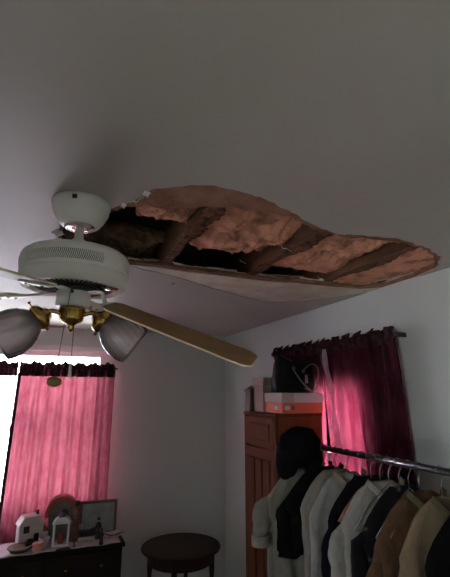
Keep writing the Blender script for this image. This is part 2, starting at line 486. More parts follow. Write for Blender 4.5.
# ------------------------------------------------------------------ insulation
def batt(name, label, x0, x1, y0, y1, zb, th, seed, sagy=None, m='insul', amp=.05, tilt=0.0):
    nu, nv = 44, 70
    def bottom(u, v):
        x = x0 + (x1 - x0) * u; y = y0 + (y1 - y0) * v
        e = min(u, 1 - u, v * 1.3, (1 - v) * 1.3) * 4; e = min(1, e)
        n = noise.fractal((x * 5 + seed, y * 5, seed * .7), 1.0, 2.0, 4) * amp
        n2 = noise.turbulence((x * 17, y * 17, seed), 4, True) * amp * .55 + noise.noise((x * 75, y * 75, seed)) * .006 - .015
        z = zb + tilt * (v - .5) + n + n2 - .03 * e + .03
        if sagy: z -= sagy[1] * math.exp(-((v - sagy[0]) / .22) ** 2)
        z = max(z, CEIL + LA + .0165 + .004 * noise.noise((x * 60, y * 60, seed)) + .003)     # rests on the ceiling board
        wob = noise.noise((y * 9, seed, 3.1)) * .02
        return Vector((x + wob * (1 - e), y + noise.noise((x * 9, seed, 8.1)) * .03 * (1 - e), z))
    V, F = grid(nu, nv, bottom)
    n = len(V)
    top = [Vector((v.x, v.y, zb + th + .01 * noise.noise((v.x * 8, v.y * 8, seed)))) for v in V]
    F = [tuple(reversed(f)) for f in F] + [tuple(i + n for i in f) for f in F]
    rim = [i for i in range(nu)] + [j * nu + nu - 1 for j in range(1, nv)] + [(nv - 1) * nu + i for i in range(nu - 2, -1, -1)] + [j * nu for j in range(nv - 2, 0, -1)]
    F += [(rim[i], rim[(i + 1) % len(rim)], rim[(i + 1) % len(rim)] + n, rim[i] + n) for i in range(len(rim))]
    o = obj(name, (V + top, F), M[m], smooth=True)
    return tag(o, label, 'insulation', 'insulation batts in the ceiling hole')

C0 = CEIL + LA + .02
batt('insulation_batt', 'large pink fibreglass batt sagging in the middle of the ceiling hole', .50, .91, 1.06, 1.72, C0 + .045, .10, 3, (.55, .02), amp=.06, tilt=-.03)
batt('insulation_batt', 'pink fibreglass batt right of the middle one in the ceiling hole', .96, 1.365, 1.10, 1.83, C0 + .035, .10, 8, (.7, .015), amp=.05, tilt=-.02)
batt('insulation_batt', 'dusty pink fibreglass batt at the right tip of the ceiling hole', 1.415, 1.71, 1.02, 2.05, C0 + .002, .10, 14, (.4, .01), amp=.04)
batt('insulation_batt', 'small pink fibreglass tuft hanging near the upper left rim of the hole', .24, .445, 1.10, 1.42, C0 + .012, .08, 21, (.7, .01), amp=.05)
batt('insulation_batt', 'brown dusty fibreglass batt in the dark far left of the ceiling hole', .06, .445, 1.80, 2.25, C0 + .05, .09, 27, None, 'insul_dirty', amp=.07)

def lump(name, label, c, r, seed, m, sq=.6):
    bm = bmesh.new(); bmesh.ops.create_icosphere(bm, subdivisions=2, radius=r)
    for v in bm.verts:
        k = 1 + .55 * noise.noise(v.co * (2.2 / r) + Vector((seed, 0, 0)))
        v.co = Vector((v.co.x * k * 1.3, v.co.y * k, v.co.z * k * sq))
    V = [v.co + Vector(c) for v in bm.verts]; F = [tuple(x.index for x in f.verts) for f in bm.faces]; bm.free()
    return tag(obj(name, (V, F), M[m], smooth=True), label, 'debris', 'crumbs of insulation on the far lip of the hole')
crumbs = [(137, 258, .035), (149, 259, .03), (160, 262, .026), (196, 266, .022), (247, 272, .024), (262, 275, .02), (340, 279, .025), (130, 255, .03), (172, 264, .02), (322, 279, .018)]
CRUMB = ['largest brown insulation crumb right of the fan motor on the hole lip', 'brown insulation crumb just right of the largest one by the fan motor', 'third brown insulation crumb from the fan motor on the hole lip',
         'brown insulation crumb left of the dark recess under the big pink batt', 'brown insulation crumb at the right end of the dark recess in the hole', 'brown insulation crumb where the second joist meets the hole lip',
         'brown insulation crumb under the third joist on the hole lip', 'brown insulation crumb nearest the fan motor on the hole lip', 'small brown insulation crumb at the foot of the first joist', 'smallest brown insulation crumb left of the third joist']
for i, (a, b, r) in enumerate(crumbs):
    c = P(a, b, z=CEIL + .045)
    lump('insulation_crumb', CRUMB[i], (c.x, c.y + .03, CEIL + .02 + r * .5), r, i * 3.1, 'insul_dirty')
# loose fibre wisps
for i, (a, b) in enumerate([(281, 247), (318, 278), (240, 262)]):
    c = P(a, b, z=CEIL + .02)
    pts = [(0, 0, 0), (.012, .01, -.012), (.03, .0, -.016), (.045, -.01, -.03)]
    tag(obj('fibre_wisp', tube([Vector(p) * (1 - .2 * i) + c + Vector((0, 0, .012)) for p in pts], .0012, 5), M['paper'], smooth=True),
        ['pale loose fibre wisp dangling under the middle insulation batt', 'pale fibre wisp on the lip below the right batt', 'short pale fibre wisp at the dark recess of the hole'][i], 'fibre', 'fibre wisps')

# ================================================================== CEILING FAN
FX, FY = P(82, 204, z=CEIL).xy
fan = thing('ceiling_fan', 'cream ceiling fan with drooping blade and glass tulip light kit', 'ceiling fan', (FX, FY, CEIL))
VA = math.atan2(FY, FX)                 # direction camera -> fan
RGT = Vector((math.sin(VA), -math.cos(VA), 0))   # to the right as the viewer sees it
TWD = Vector((-math.cos(VA), -math.sin(VA), 0))  # towards the viewer
canopy = obj('canopy', lathe([(.0, 0), (.089, 0), (.089, -.012), (.0865, -.018), (.084, -.032), (.072, -.056), (.060, -.072), (.050, -.078), (.020, -.080)], 48), M['enamel'], fan, smooth=True)
cl = TWD * .083 - RGT * .022
obj('canopy_clip', xf(box(-.007, .007, -.004, .006, -.008, .004), Matrix.Translation(cl + Vector((0, 0, -.014))) @ Matrix.Rotation(math.atan2(TWD.y, TWD.x) - PI / 2, 4, 'Z')), M['black_plastic'], canopy, bevel=.001)
obj('canopy_ring', lathe([(.022, -.079), (.046, -.0785), (.046, -.082), (.022, -.084)], 32), M['chrome'], canopy, smooth=True)
obj('downrod', lathe([(.0135, -.075), (.0135, -.118), (.019, -.122), (.021, -.130), (.019, -.138), (.026, -.142), (.026, -.165)], 24), M['enamel'], fan, smooth=True)
ZT, ZB = -.188, -.276
R = .157
motor = obj('motor_housing', lathe([(.0, -.150), (.05, -.152), (.105, -.160), (.140, -.171), (.153, -.182), (R, ZT - .004), (R, ZT - .044), (R - .005, ZT - .047), (R - .005, ZT - .051), (R, ZT - .055), (R, ZB + .03), (R - .003, ZB + .012),
            (R - .010, ZB), (R - .020, ZB - .004), (.128, ZB - .004), (.115, ZB + .001), (.060, ZB + .004), (.0, ZB + .004)], 64), M['enamel'], fan, smooth=True)
# lattice vent band facing the viewer: dark recess strip + slanted slats
ac = math.atan2(TWD.y, TWD.x)
def arc_band(a0, a1, z0, z1, r0, r1, seg=40):
    return lathe([(r0, z0), (r1, z0), (r1, z1), (r0, z1)], seg, a0, a1, caps=False)
for (a0, a1, nsl) in [(ac - .98, ac + .46, 44), (ac + 1.05, ac + 1.45, 12), (ac + 1.9, ac + 3.2, 40), (ac + 3.7, ac + 4.9, 36)]:
    obj('vent_recess', arc_band(a0, a1, ZT - .040, ZT - .012, R - .004, R + .0006), M['enamel_dark'], motor)
    V, F = [], []
    for sgn in (1,):
        for k in range(nsl + 1):
            a = a0 + (a1 - a0) * k / nsl; da = (a1 - a0) / nsl
            wv = da * .30
            for zz, o2 in ((ZT - .040, -.5), (ZT - .0265, .5), (ZT - .012, -.5)):
                for s in (-1, 1):
                    an = a + o2 * da * .9 + s * wv
                    V.append(((R + .0016) * math.cos(an), (R + .0016) * math.sin(an), zz))
            n = len(V) - 6
            F += [(n, n + 1, n + 3, n + 2), (n + 2, n + 3, n + 5, n + 4)]
    o = obj('vent_lattice', (V, F), M['enamel'], motor, solid=.0016); o['kind'] = 'stuff'
# radial slots under the rim
V, F = [], []
for k in range(48):
    a = 2 * PI * k / 48
    bxx = xf(box(.072, .112, -.0022, .0022, ZB - .0005, ZB + .001), Matrix.Rotation(a, 4, 'Z'))
    V, F = join((V, F), bxx)
obj('cooling_slots', (V, F), M['enamel_dark'], motor)['kind'] = 'stuff'
obj('flywheel', lathe([(.045, ZB - .002), (.072, ZB - .002), (.074, ZB - .012), (.045, ZB - .014)], 40), M['enamel_dark'], fan, smooth=True)
for s in (-1, 1):     # ring highlights of the motor underside, built as chrome discs
    c = RGT * (.105 * s) + TWD * .05
    obj('ring_highlight', xf(lathe([(0, -.004), (.018, -.003), (.021, .001), (.022, .004)], 20), Matrix.Translation(Vector((c.x, c.y, ZB - .004)))), M['chrome'], motor, smooth=True)
sw = obj('switch_housing', lathe([(.0, ZB - .006), (.046, ZB - .006), (.049, ZB - .012), (.049, ZB - .052), (.046, ZB - .058), (.0, ZB - .058)], 40), M['enamel'], fan, smooth=True)
c = TWD * .049 - RGT * .006
obj('reverse_switch', xf(lathe([(0, .005), (.005, .004), (.0055, 0)], 12), Matrix.Translation(Vector((c.x, c.y, ZB - .020))) @ frame_to(TWD)), M['black_plastic'], sw)
ZF = ZB - .058
obj('brass_fitter', lathe([(.037, ZF), (.037, ZF - .010), (.034, ZF - .013), (.034, ZF - .034), (.030, ZF - .042), (.014, ZF - .050), (.009, ZF - .056), (.010, ZF - .062), (.006, ZF - .070), (.0, ZF - .074)], 32), M['brass'], fan, smooth=True)
# blades with irons
def blade(az, droop, roll, L0, L1, iron=True):
    """blade along azimuth az; droop and roll in radians"""
    e1 = Vector((math.cos(az) * math.cos(droop), math.sin(az) * math.cos(droop), -math.sin(droop)))
    side = Vector((-math.sin(az), math.cos(az), 0))
    nrm = e1.cross(side)
    side, nrm = side * math.cos(roll) + nrm * math.sin(roll), nrm * math.cos(roll) - side * math.sin(roll)
    org = Vector((0, 0, ZB - .006))
    w0, w1 = .052, .066
    ol = [(L0, -w0 * .7), (L0 + .02, -w0), (L1 - .026, -w1), (L1 - .006, -w1 * .80), (L1, -w1 * .62), (L1, w1 * .62), (L1 - .006, w1 * .80), (L1 - .026, w1), (L0 + .02, w0), (L0, w0 * .7)]
    n = len(ol)
    th = .0055
    V = [org + e1 * a + side * b + nrm * (-th) for a, b in ol] + [org + e1 * a + side * b for a, b in ol]
    F = [tuple(range(n)), tuple(range(2 * n - 1, n - 1, -1))] + [(i, n + i, n + (i + 1) % n, (i + 1) % n) for i in range(n)]
    o = obj('blade', (V, F), M['blade'], fan, bevel=.0015, mats=[M['blade_edge']])
    for p in o.data.polygons[2:]: p.material_index = 1
    # iron: flat arm from the flywheel under the blade root
    e0 = Vector((math.cos(az), math.sin(az), 0)); s0 = Vector((-math.sin(az), math.cos(az), 0))
    q = [(.05, .016, None), (.09, .011, None), (L0 - .01, .013, 1), (L0 + .03, .034, 1), (L0 + .075, .02, 1), (L0 + .09, .004, 1)]
    V = []
    for a, b, on in q:
        for sg in (-1, 1):
            for dz in (0, -.005):
                if on: V.append(org + e1 * a + side * b * sg + nrm * (-th - .0004 + dz))
                else: V.append(org + e0 * a + s0 * b * sg + Vector((0, 0, -.006 + dz)))
    F = []
    for i in range(len(q) - 1):
        k = i * 4
        F += [(k, k + 2, k + 6, k + 4), (k + 1, k + 5, k + 7, k + 3), (k, k + 4, k + 5, k + 1), (k + 2, k + 3, k + 7, k + 6)]
    F += [(0, 1, 3, 2), (len(V) - 4, len(V) - 2, len(V) - 1, len(V) - 3)]
    obj('blade_iron', (V, F), M['enamel'], o, bevel=.001)
    for dx, dy in ((.03, -.018), (.03, .018), (.07, 0)):
        pos = org + e1 * (L0 + dx) + side * dy + nrm * (-th - .006)
        obj('blade_screw', xf(lathe([(0, .003), (.004, .002), (.005, 0)], 10), Matrix.Translation(pos) @ frame_to(-nrm)), M['brass'], o)
    return o
b = blade(math.radians(-30), math.radians(21.6), math.radians(22), .12, .58)
b['label'] = 'drooping tan blade hanging loose towards the right'
for az in (60, 150, 240):
    blade(math.radians(az), math.radians(6.5 if az == 240 else 1.5), math.radians(-8), .17, .56)
# light kit
def shade(s):
    base = Vector((0, 0, ZF - .022))
    d = RGT * s
    arm = obj('lamp_arm', tube(bez(base + d * .03, base + d * .05 + Vector((0, 0, .012)), base + d * .062 + Vector((0, 0, .012)), base + d * .075 + Vector((0, 0, -.006)), 10), .007, 10), M['brass'], fan, smooth=True)
    ax = (d * .80 + Vector((0, 0, -.58)) + TWD * .10).normalized()
    o0 = base + d * .068 + Vector((0, 0, .0))
    mt = Matrix.Translation(o0) @ frame_to(ax)
    hd = obj('lamp_holder', xf(lathe([(0, -.006), (.014, -.006), (.022, .004), (.034, .012), (.038, .020), (.038, .034), (.034, .036), (.034, .022), (0, .012)], 32), mt), M['brass'], fan, smooth=True)
    for k in range(3):
        a = k * 2 * PI / 3 + 1.2
        dr = Vector((math.cos(a), math.sin(a), 0))
        obj('thumb_screw', xf(xf(lathe([(.002, 0), (.002, .012), (.0045, .013), (.0045, .018), (0, .019)], 10), Matrix.Translation(dr * .037 + Vector((0, 0, .028))) @ frame_to(dr)), mt), M['brass'], hd)
    prof = [(.031, .024), (.032, .036), (.040, .046), (.052, .062), (.061, .084), (.065, .108), (.0645, .130), (.062, .146), (.0605, .150), (.0595, .1475), (.062, .130), (.0625, .108), (.0585, .085), (.050, .064), (.038, .049), (.029, .037)]
    V, F = [], []
    seg = 96
    for i, (r, z) in enumerate(prof):
        for k in range(seg):
            a = 2 * PI * k / seg
            tw = a + (z - .03) * 9.0
            rr = r * (1 + (.035 * math.cos(20 * tw) if i < 9 and .036 < z < .14 else 0))
            V.append(mt @ Vector((rr * math.cos(a), rr * math.sin(a), z)))
    for i in range(len(prof) - 1):
        for k in range(seg):
            F.append((i * seg + k, i * seg + (k + 1) % seg, (i + 1) * seg + (k + 1) % seg, (i + 1) * seg + k))
    obj('glass_shade', (V, F), M['shade'], fan, smooth=True)
    obj('bulb', xf(lathe([(0, .02), (.012, .022), (.012, .045), (.015, .058), (.017, .072), (.013, .086), (0, .092)], 24), mt), mat('bulb_glass', (.45, .40, .37), .3), fan, smooth=True)
shade(-1); shade(1)
# pull chains
def chain(p0, p1, pendant):
    p0, p1 = Vector(p0), Vector(p1)
    n = int((p0 - p1).length / .006)
    V, F = tube([p0, p1], .0009, 5)
    for k in range(n):
        V, F = join((V, F), xf(lathe([(0, .002), (.0019, 0), (0, -.002)], 6), Matrix.Translation(p0.lerp(p1, k / n))))
    o = obj('pull_chain', (V, F), M['sky_rod'], fan, smooth=True)
    if pendant == 'medal':
        pd = obj('medallion', xf(lathe([(0, -.002), (.014, -.002), (.0165, 0), (.014, .002), (0, .002)], 28), Matrix.Translation(p1 - Vector((0, 0, .013))) @ frame_to(TWD) @ Matrix.Diagonal((1.2, .85, 1, 1))), mat('old_brass', (.28, .19, .07), .45, 1.0), o, smooth=True)
    else:
        pd = obj('pull_knob', xf(lathe([(0, 0), (.003, -.002), (.0042, -.02), (.005, -.034), (.003, -.042), (0, -.043)], 14), Matrix.Translation(p1)), M['enamel'], o, smooth=True)
cc = TWD * .052 - RGT * .010
chain((cc.x, cc.y, ZB - .022), (cc.x - RGT.x * .02, cc.y - RGT.y * .02, ZB - .262), 'medal')
cc = TWD * .012 + RGT * .008
chain((cc.x, cc.y, ZF - .055), (cc.x, cc.y, ZF - .165), 'knob')

# ================================================================== CURTAINS
def hash_sin(u, seed): return (math.sin(u * 6.1 + seed) + .6 * math.sin(u * 13.7 + seed * 2.3) + .35 * math.sin(u * 29 + seed * 3.7))

def curtain_sheet(n, h, pos, folds, amp, seed, gather=0.0):
    """pos(u, v, off) -> point; v 0 at rod, 1 at hem; off = distance out from the rod line"""
    def fn(u, v):
        ph = u * folds * 2 * PI
        a = amp * (.55 + .6 * v)
        off = a * (math.sin(ph + .5 * math.sin(3 * u * PI + seed) + .25 * math.sin(v * 5 + seed)) + .35 * math.sin(2.3 * ph + seed)) + .004 * noise.noise((u * 30, v * 12, seed)) + .006 * math.sin(v * 9 + u * 17)
        return pos(u, v, off)
    return grid(n, h, fn)

# --- back window (runs along x)
RODB_Y, RODB_Z = YB - .135, 2.035
rod = thing('curtain_rod', 'dark curtain rod above the back window behind the fan', 'curtain rod', (0, RODB_Y, RODB_Z))
obj('rod', tube([(-1.2, 0, 0), (.60, 0, 0)], .008, 10), M['sky_rod'], rod, smooth=True)
for xx in (-1.15, .57):
    obj('bracket', box(xx - .008, xx + .008, -.006, .135, -.012, .012), M['sky_rod'], rod, bevel=.002)
def back_panel(name, label, x0, x1, x0b, x1b, zt, zbm, folds, amp, seed, m):
    t = thing(name, label, 'curtain', (0, 0, 0), 0, 'rose curtains of the back window')
    def pos(u, v, off):
        a = x0 + (x1 - x0) * u; b_ = x0b + (x1b - x0b) * u
        return Vector((a + (b_ - a) * v, RODB_Y - .018 + off * .9 - .012 * v, zt + (zbm - zt) * v))
    obj('curtain_cloth', curtain_sheet(110, 46, pos, folds, amp, seed), m, t, smooth=True)
    def hp(u, v):
        x = x0 + (x1 - x0) * u
        z = RODB_Z - .080 + v * (.118 + .010 * math.sin(u * 41 + seed) + .007 * math.sin(u * 97 + seed))
        off = (.009 + .010 * v) * math.sin(u * folds * 2 * PI * 2.6 + seed) + .006 * noise.noise((u * 50, v * 6, seed))
        return Vector((x, RODB_Y - .028 + off - .010 * math.sin(v * PI), z))
    obj('ruffle_heading', grid(150, 9, hp), M['ruffle'], t, smooth=True, solid=.002)
    return t
zc = RODB_Z - .02
back_panel('curtain', 'rose pink backlit curtain panel with dark ruffle at the back window', -.215, .575, -.245, .575, zc, .70, 6.5, .036, 1.7, M['curtain'])
back_panel('curtain', 'pale violet sheer curtain panel at the left edge of the picture', -1.10, -.225, -1.10, -.26, zc, .70, 9, .016, 4.2, M['violet'])
dk = obj('curtain_edge', grid(4, 30, lambda u, v: Vector((-.222 - .03 * v + .028 * u, RODB_Y - .040 - .012 * v + .006 * math.sin(v * 13), zc - .03 - (zc - .73) * v))), M['ruffle'],
         [o for o in COL.objects if o.name == 'curtain'][0], smooth=True, solid=.002)

# --- right window (runs along y)
RODR_X, RODR_Z = XR - .064, 2.115
rod = thing('curtain_rod', 'dark curtain rod with ball finial above the right window', 'curtain rod', (RODR_X, 0, RODR_Z))
obj('rod', tube([(0, 1.645, 0), (0, 2.93, 0)], .009, 10), M['sky_rod'], rod, smooth=True)
for yy in (2.93,):
    s = 1
    obj('finial', xf(lathe([(.006, 0), (.012, .006), (.008, .012), (.018, .024), (.021, .036), (.014, .050), (0, .056)], 20), Matrix.Translation((0, yy, 0)) @ frame_to((0, s, 0))), M['sky_rod'], rod, smooth=True)
for yy in (1.66, 2.87):
    obj('bracket', box(-.006, .064, yy - .008, yy + .008, -.012, .012), M['sky_rod'], rod, bevel=.002)
def right_panel(label, y0, y1, y0b, y1b, zbm, folds, amp, seed, bulge):
    t = thing('curtain', label, 'curtain', (0, 0, 0), 0, 'burgundy curtains of the right window')
    zt = RODR_Z - .015
    def pos(u, v, off):
        a = y0 + (y1 - y0) * u; b_ = y0b + (y1b - y0b) * u
        return Vector((RODR_X - .020 + off - bulge * math.sin(v * PI * .8) * .5, a + (b_ - a) * (v ** .8), zt + (zbm - zt) * v))
    obj('curtain_cloth', curtain_sheet(100, 46, pos, folds, amp, seed), M['curtain_dk'], t, smooth=True)
    def hp(u, v):
        y = y0 + (y1 - y0) * u
        z = RODR_Z - .050 + v * (.085 + .012 * math.sin(u * 37 + seed) + .009 * math.sin(u * 83 + seed))
        off = (.010 + .011 * v) * math.sin(u * folds * 2 * PI * 2.2 + seed) + .006 * noise.noise((u * 40, v * 6, seed))
        return Vector((RODR_X - .028 + off - .010 * math.sin(v * PI), y, z))
    obj('ruffle_heading', grid(140, 9, hp), M['ruffle'], t, smooth=True, solid=.002)
    return t
pa = right_panel('burgundy curtain panel hanging partly behind the wardrobe and handbag', 2.32, 2.90, 2.26, 2.90, .62, 6, .016, 2.2, .0)
pb = right_panel('burgundy curtain panel glowing pink behind the clothes rack', 1.645, 2.30, 1.57, 2.21, .62, 6, .026, 5.1, .0)
def satin(u, v):
    z = RODR_Z - .03 - (RODR_Z - .65) * v
    yb = 2.20 - .10 * min(1, v / .42) ** .8
    return Vector((RODR_X - .066 - .012 * math.sin(v * 21) * u - .015 * v, yb + (u - .5) * (.034 + .020 * math.sin(v * 3.2) + .010 * math.sin(v * 47)) + .007 * math.sin(v * 30), z))
obj('satin_edge', grid(6, 60, satin), M['satin'], pb, smooth=True)

# ================================================================== DRESSER
DZ = .72
dx0, dx1, dy0, dy1 = -.95, .655, 3.575, 3.90
dr = thing('dresser', 'low dark wooden dresser below the rose curtains', 'dresser', ((dx0 + dx1) / 2, (dy0 + dy1) / 2, 0))
def rel(v): return (v[0] - (dx0 + dx1) / 2, v[1] - (dy0 + dy1) / 2, v[2])
def rbox(*a):
    v, f = box(*a); return [rel(p) for p in v], f
obj('top', rbox(dx0 - .015, dx1 + .015, dy0 - .02, dy1, DZ - .03, DZ), M['darkwood'], dr, bevel=.006)
obj('body', rbox(dx0, dx1, dy0 + .02, dy1 - .01, .08, DZ - .03), M['darkwood'], dr, bevel=.004)
obj('plinth', rbox(dx0 + .02, dx1 - .02, dy0 + .05, dy1 - .02, 0, .08), M['darkwood'], dr)
for c in range(3):
    for r_ in range(3):
        a = dx0 + .02 + c * .528; z = .10 + r_ * .197
        dw = obj('drawer', rbox(a, a + .508, dy0 + .004, dy0 + .022, z, z + .183), M['darkwood'], dr, bevel=.005)
        for q in (.13, .378):
            obj('knob', ([rel(p) for p in xf(lathe([(.006, 0), (.006, .012), (.013, .018), (.011, .026), (0, .028)], 14), Matrix.Translation((a + q, dy0 + .004, z + .09)) @ frame_to((0, -1, 0)))[0]],
                lathe([(.006, 0), (.006, .012), (.013, .018), (.011, .026), (0, .028)], 14)[1]), M['brass'], dw, smooth=True)
def runner(u, v):
    x = dx0 + .02 + (dx1 - dx0 - .04) * u
    y = dy0 - .018 + (dy1 - dy0 - .03) * v + .006 * math.sin(u * 40)
    z = DZ + .004 + .0018 * math.sin(u * 60 + v * 9) + .002 * noise.noise((u * 20, v * 8, 1))
    return Vector((x, y, z))
tag(obj('table_runner', grid(60, 12, runner), M['lace'], smooth=True, solid=.003), 'pale cloth runner spread over the dark dresser top', 'runner')
SZ = DZ + .0075

def dp(px, py): return P(px, py, z=SZ)
def dX(px, y): return P(px, 532, y=y).x
terracotta = mat('terracotta_glaze', (.36, .07, .045), .5, col2=(.26, .05, .035), scale=20)
cream = mat('cream_ceramic', (.62, .58, .50), .45, col2=(.52, .48, .42), scale=12)
greeng = mat('green_ceramic', (.17, .20, .16), .45, col2=(.11, .14, .12), scale=16)
whitep = mat('white_ceramic', (.74, .73, .74), .35)
brownf = mat('brown_figure', (.11, .05, .03), .5, col2=(.20, .10, .06), scale=24)
darkf = mat('dark_figure', (.022, .018, .018), .5)
pinkf = mat('coral_ceramic', (.62, .26, .19), .5)
greyf = mat('grey_ceramic', (.42, .42, .40), .4)
frameb = mat('frame_wood', (.10, .055, .04), .45)
art = mat('framed_print', (.20, .25, .24), .35, col2=(.34, .38, .36), scale=9)

# cottage ornament, cream walls
p = dp(28, 546)
t = thing('cottage_ornament', 'cream ceramic cottage ornament with dark windows left on the dresser', 'ornament', (p.x, p.y + .06, SZ), .25)
obj('walls', box(-.085, .085, -.05, .05, 0, .135), cream, t, bevel=.006)
obj('roof', prism([(-.095, 0), (.095, 0), (.055, .062), (-.055, .062)], -.058, .058), cream, t, bevel=.006, loc=(0, 0, .133), rot=(PI / 2, 0, 0))
obj('chimney', box(.035, .055, -.01, .01, .17, .225), darkf, t, bevel=.002)
obj('window', box(-.055, -.015, -.053, -.049, .085, .13), darkf, t)
obj('door', box(.02, .055, -.053, -.049, .002, .075), darkf, t)
# dark round pot in front
p = dp(30, 546)
t = tag(obj('round_pot', lathe([(0, 0), (.022, 0), (.036, .018), (.036, .036), (.024, .052), (.020, .050), (.030, .034), (0, .02)], 24), darkf, smooth=True, loc=(p.x, p.y - .035, SZ)), 'small dark round pot before the cream cottage ornament', 'pot')
# coral pot, grey cup
p = dp(36, 550)
t = thing('candle_pot', 'small coral coloured candle pot at the front of the dresser', 'candle', (p.x + .008, p.y - .015, SZ))
obj('pot', lathe([(0, 0), (.032, 0), (.036, .05), (.032, .054), (.030, .048), (0, .046)], 24), pinkf, t, smooth=True)
obj('wick', tube([(0, 0, .045), (.001, 0, .056)], .001, 6), darkf, t)
p = dp(44, 547)
t = thing('small_cup', 'small grey cup beside the coral candle pot', 'cup', (p.x, p.y - .005, SZ))
obj('bowl', lathe([(0, 0), (.022, 0), (.034, .03), (.040, .065), (.036, .065), (.030, .03), (0, .008)], 24), greyf, t, smooth=True)
obj('handle', tube(bez((.034, 0, .05), (.065, 0, .055), (.06, 0, .015), (.029, 0, .02), 10), .004, 8), greyf, t, smooth=True)
# red lidded casket behind
p = dp(43, 541)
t = thing('trinket_box', 'small cream trinket box with red domed lid behind the grey cup', 'box', (dX(40, 3.80), 3.80, SZ), .1)
obj('box_body', box(-.055, .055, -.035, .035, 0, .075), cream, t, bevel=.004)
obj('lid', prism([(.055 * math.cos(a), .045 * math.sin(a)) for a in [PI * k / 12 for k in range(13)]], -.037, .037), terracotta, t, loc=(0, 0, .076), rot=(PI / 2, 0, 0), bevel=.003)
# arched ornament: green house front with red arch roof
p = dp(60, 540)
t = thing('arched_ornament', 'tall arched ceramic house with red roof on the dresser', 'ornament', (dX(60, 3.82), 3.82, SZ), -.05); t.scale = (.78, .8, 1.0)
ar = [(.115 * math.cos(a), .17 + .095 * math.sin(a)) for a in [PI * k / 18 for k in range(19)]]
obj('house_front', prism([(-.115, 0), (.115, 0)] + ar, -.045, .045), greeng, t, rot=(PI / 2, 0, 0), bevel=.004)
ao = [(.155 * math.cos(a), .185 + .125 * math.sin(a)) for a in [PI * (k - 1) / 18 for k in range(21)]]
ai = [(.115 * math.cos(a), .172 + .096 * math.sin(a)) for a in [PI * (k - 1) / 18 for k in range(21)]]
obj('arched_roof', prism(ao + ai[::-1], -.06, .06), terracotta, t, rot=(PI / 2, 0, 0), bevel=.004)
obj('round_window', xf(lathe([(0, .003), (.028, .002), (.030, 0)], 20), Matrix.Translation((.03, -.046, .185)) @ frame_to((0, -1, 0))), darkf, t)
# white lantern
p = dp(60, 545)
t = thing('white_lantern', 'small white arched lantern in front of the arched house', 'lantern', (p.x, p.y - .005, SZ), -.1)
obj('base', box(-.06, .06, -.035, .035, 0, .014), whitep, t, bevel=.003)
for sx in (-1, 1):
    for sy in (-1, 1):
        obj('post', box(sx * .05 - .007, sx * .05 + .007, sy * .026 - .007, sy * .026 + .007, .013, .15), whitep, t, bevel=.002)
obj('lantern_roof', prism([(-.066, 0), (.066, 0), (.05, .028), (.02, .045), (-.02, .045), (-.05, .028)], -.038, .038), whitep, t, rot=(PI / 2, 0, 0), loc=(0, 0, .149), bevel=.003)
obj('candle', lathe([(0, .013), (.022, .013), (.022, .08), (0, .082)], 18), terracotta, t, smooth=True)
obj('roof_cap', lathe([(0, 0), (.026, 0), (.024, .02), (0, .034)], 18), mat('violet_glaze', (.07, .05, .12), .4), t, smooth=True, loc=(0, -.01, .192))
p = dp(58, 552)
tag(obj('dark_comb', join(box(-.045, .045, -.008, .008, 0, .012), *[box(-.044 + k * .008, -.040 + k * .008, -.024, -.008, .002, .009) for k in range(12)]), darkf, loc=(p.x + .03, p.y + .03, SZ), rot=(0, 0, .25)), 'black comb lying before the white lantern', 'comb')
# standing figurine
p = dp(73, 537)
def figurine(name, label, loc, h, m1, m2, rz=0):
    t = thing(name, label, 'figurine', loc, rz)
    obj('robe', lathe([(0, 0), (h * .15, 0), (h * .155, h * .04), (h * .11, h * .3), (h * .085, h * .5), (h * .12, h * .66), (h * .10, h * .74), (h * .04, h * .79), (0, h * .8)], 20), m1, t, smooth=True)
    obj('head', lathe([(0, h * .77), (h * .05, h * .79), (h * .075, h * .87), (h * .06, h * .95), (0, h)], 18), m2, t, smooth=True)
    for s in (-1, 1):
        obj('arm', tube(bez((s * h * .10, 0, h * .70), (s * h * .16, -h * .02, h * .58), (s * h * .12, -h * .10, h * .5), (s * h * .03, -h * .11, h * .53), 8), h * .03, 8), m1, t, smooth=True)
    obj('hair', lathe([(h * .078, h * .86), (h * .082, h * .92), (h * .06, h * .99), (0, h * 1.02)], 18), darkf, t, smooth=True)
    return t
figurine('standing_figurine', 'slender brown standing figurine between arched house and picture frame', (dX(75, 3.725), 3.725, SZ), .28, brownf, terracotta)
# picture frame leaning back
p = dp(96, 534)
t = thing('picture_frame', 'dark wooden picture frame with grey green print on the dresser', 'picture frame', (dX(97, 3.80), 3.80, SZ), -.12)
fw_, fh_ = .145, .245
tl = Matrix.Rotation(-.10, 4, 'X')
obj('frame', xf(join(box(-fw_, fw_, -.01, .01, 0, .022), box(-fw_, fw_, -.01, .01, fh_ - .022, fh_), box(-fw_, -fw_ + .022, -.01, .01, .022, fh_ - .022), box(fw_ - .022, fw_, -.01, .01, .022, fh_ - .022)), tl), frameb, t, bevel=.003)
obj('print', xf(box(-fw_ + .02, fw_ - .02, -.002, .006, .02, fh_ - .02), tl), art, t)
obj('stand', xf(box(-.02, .02, .0, .004, 0, .19), Matrix.Translation((0, .075, 0)) @ Matrix.Rotation(.30, 4, 'X')), frameb, t)
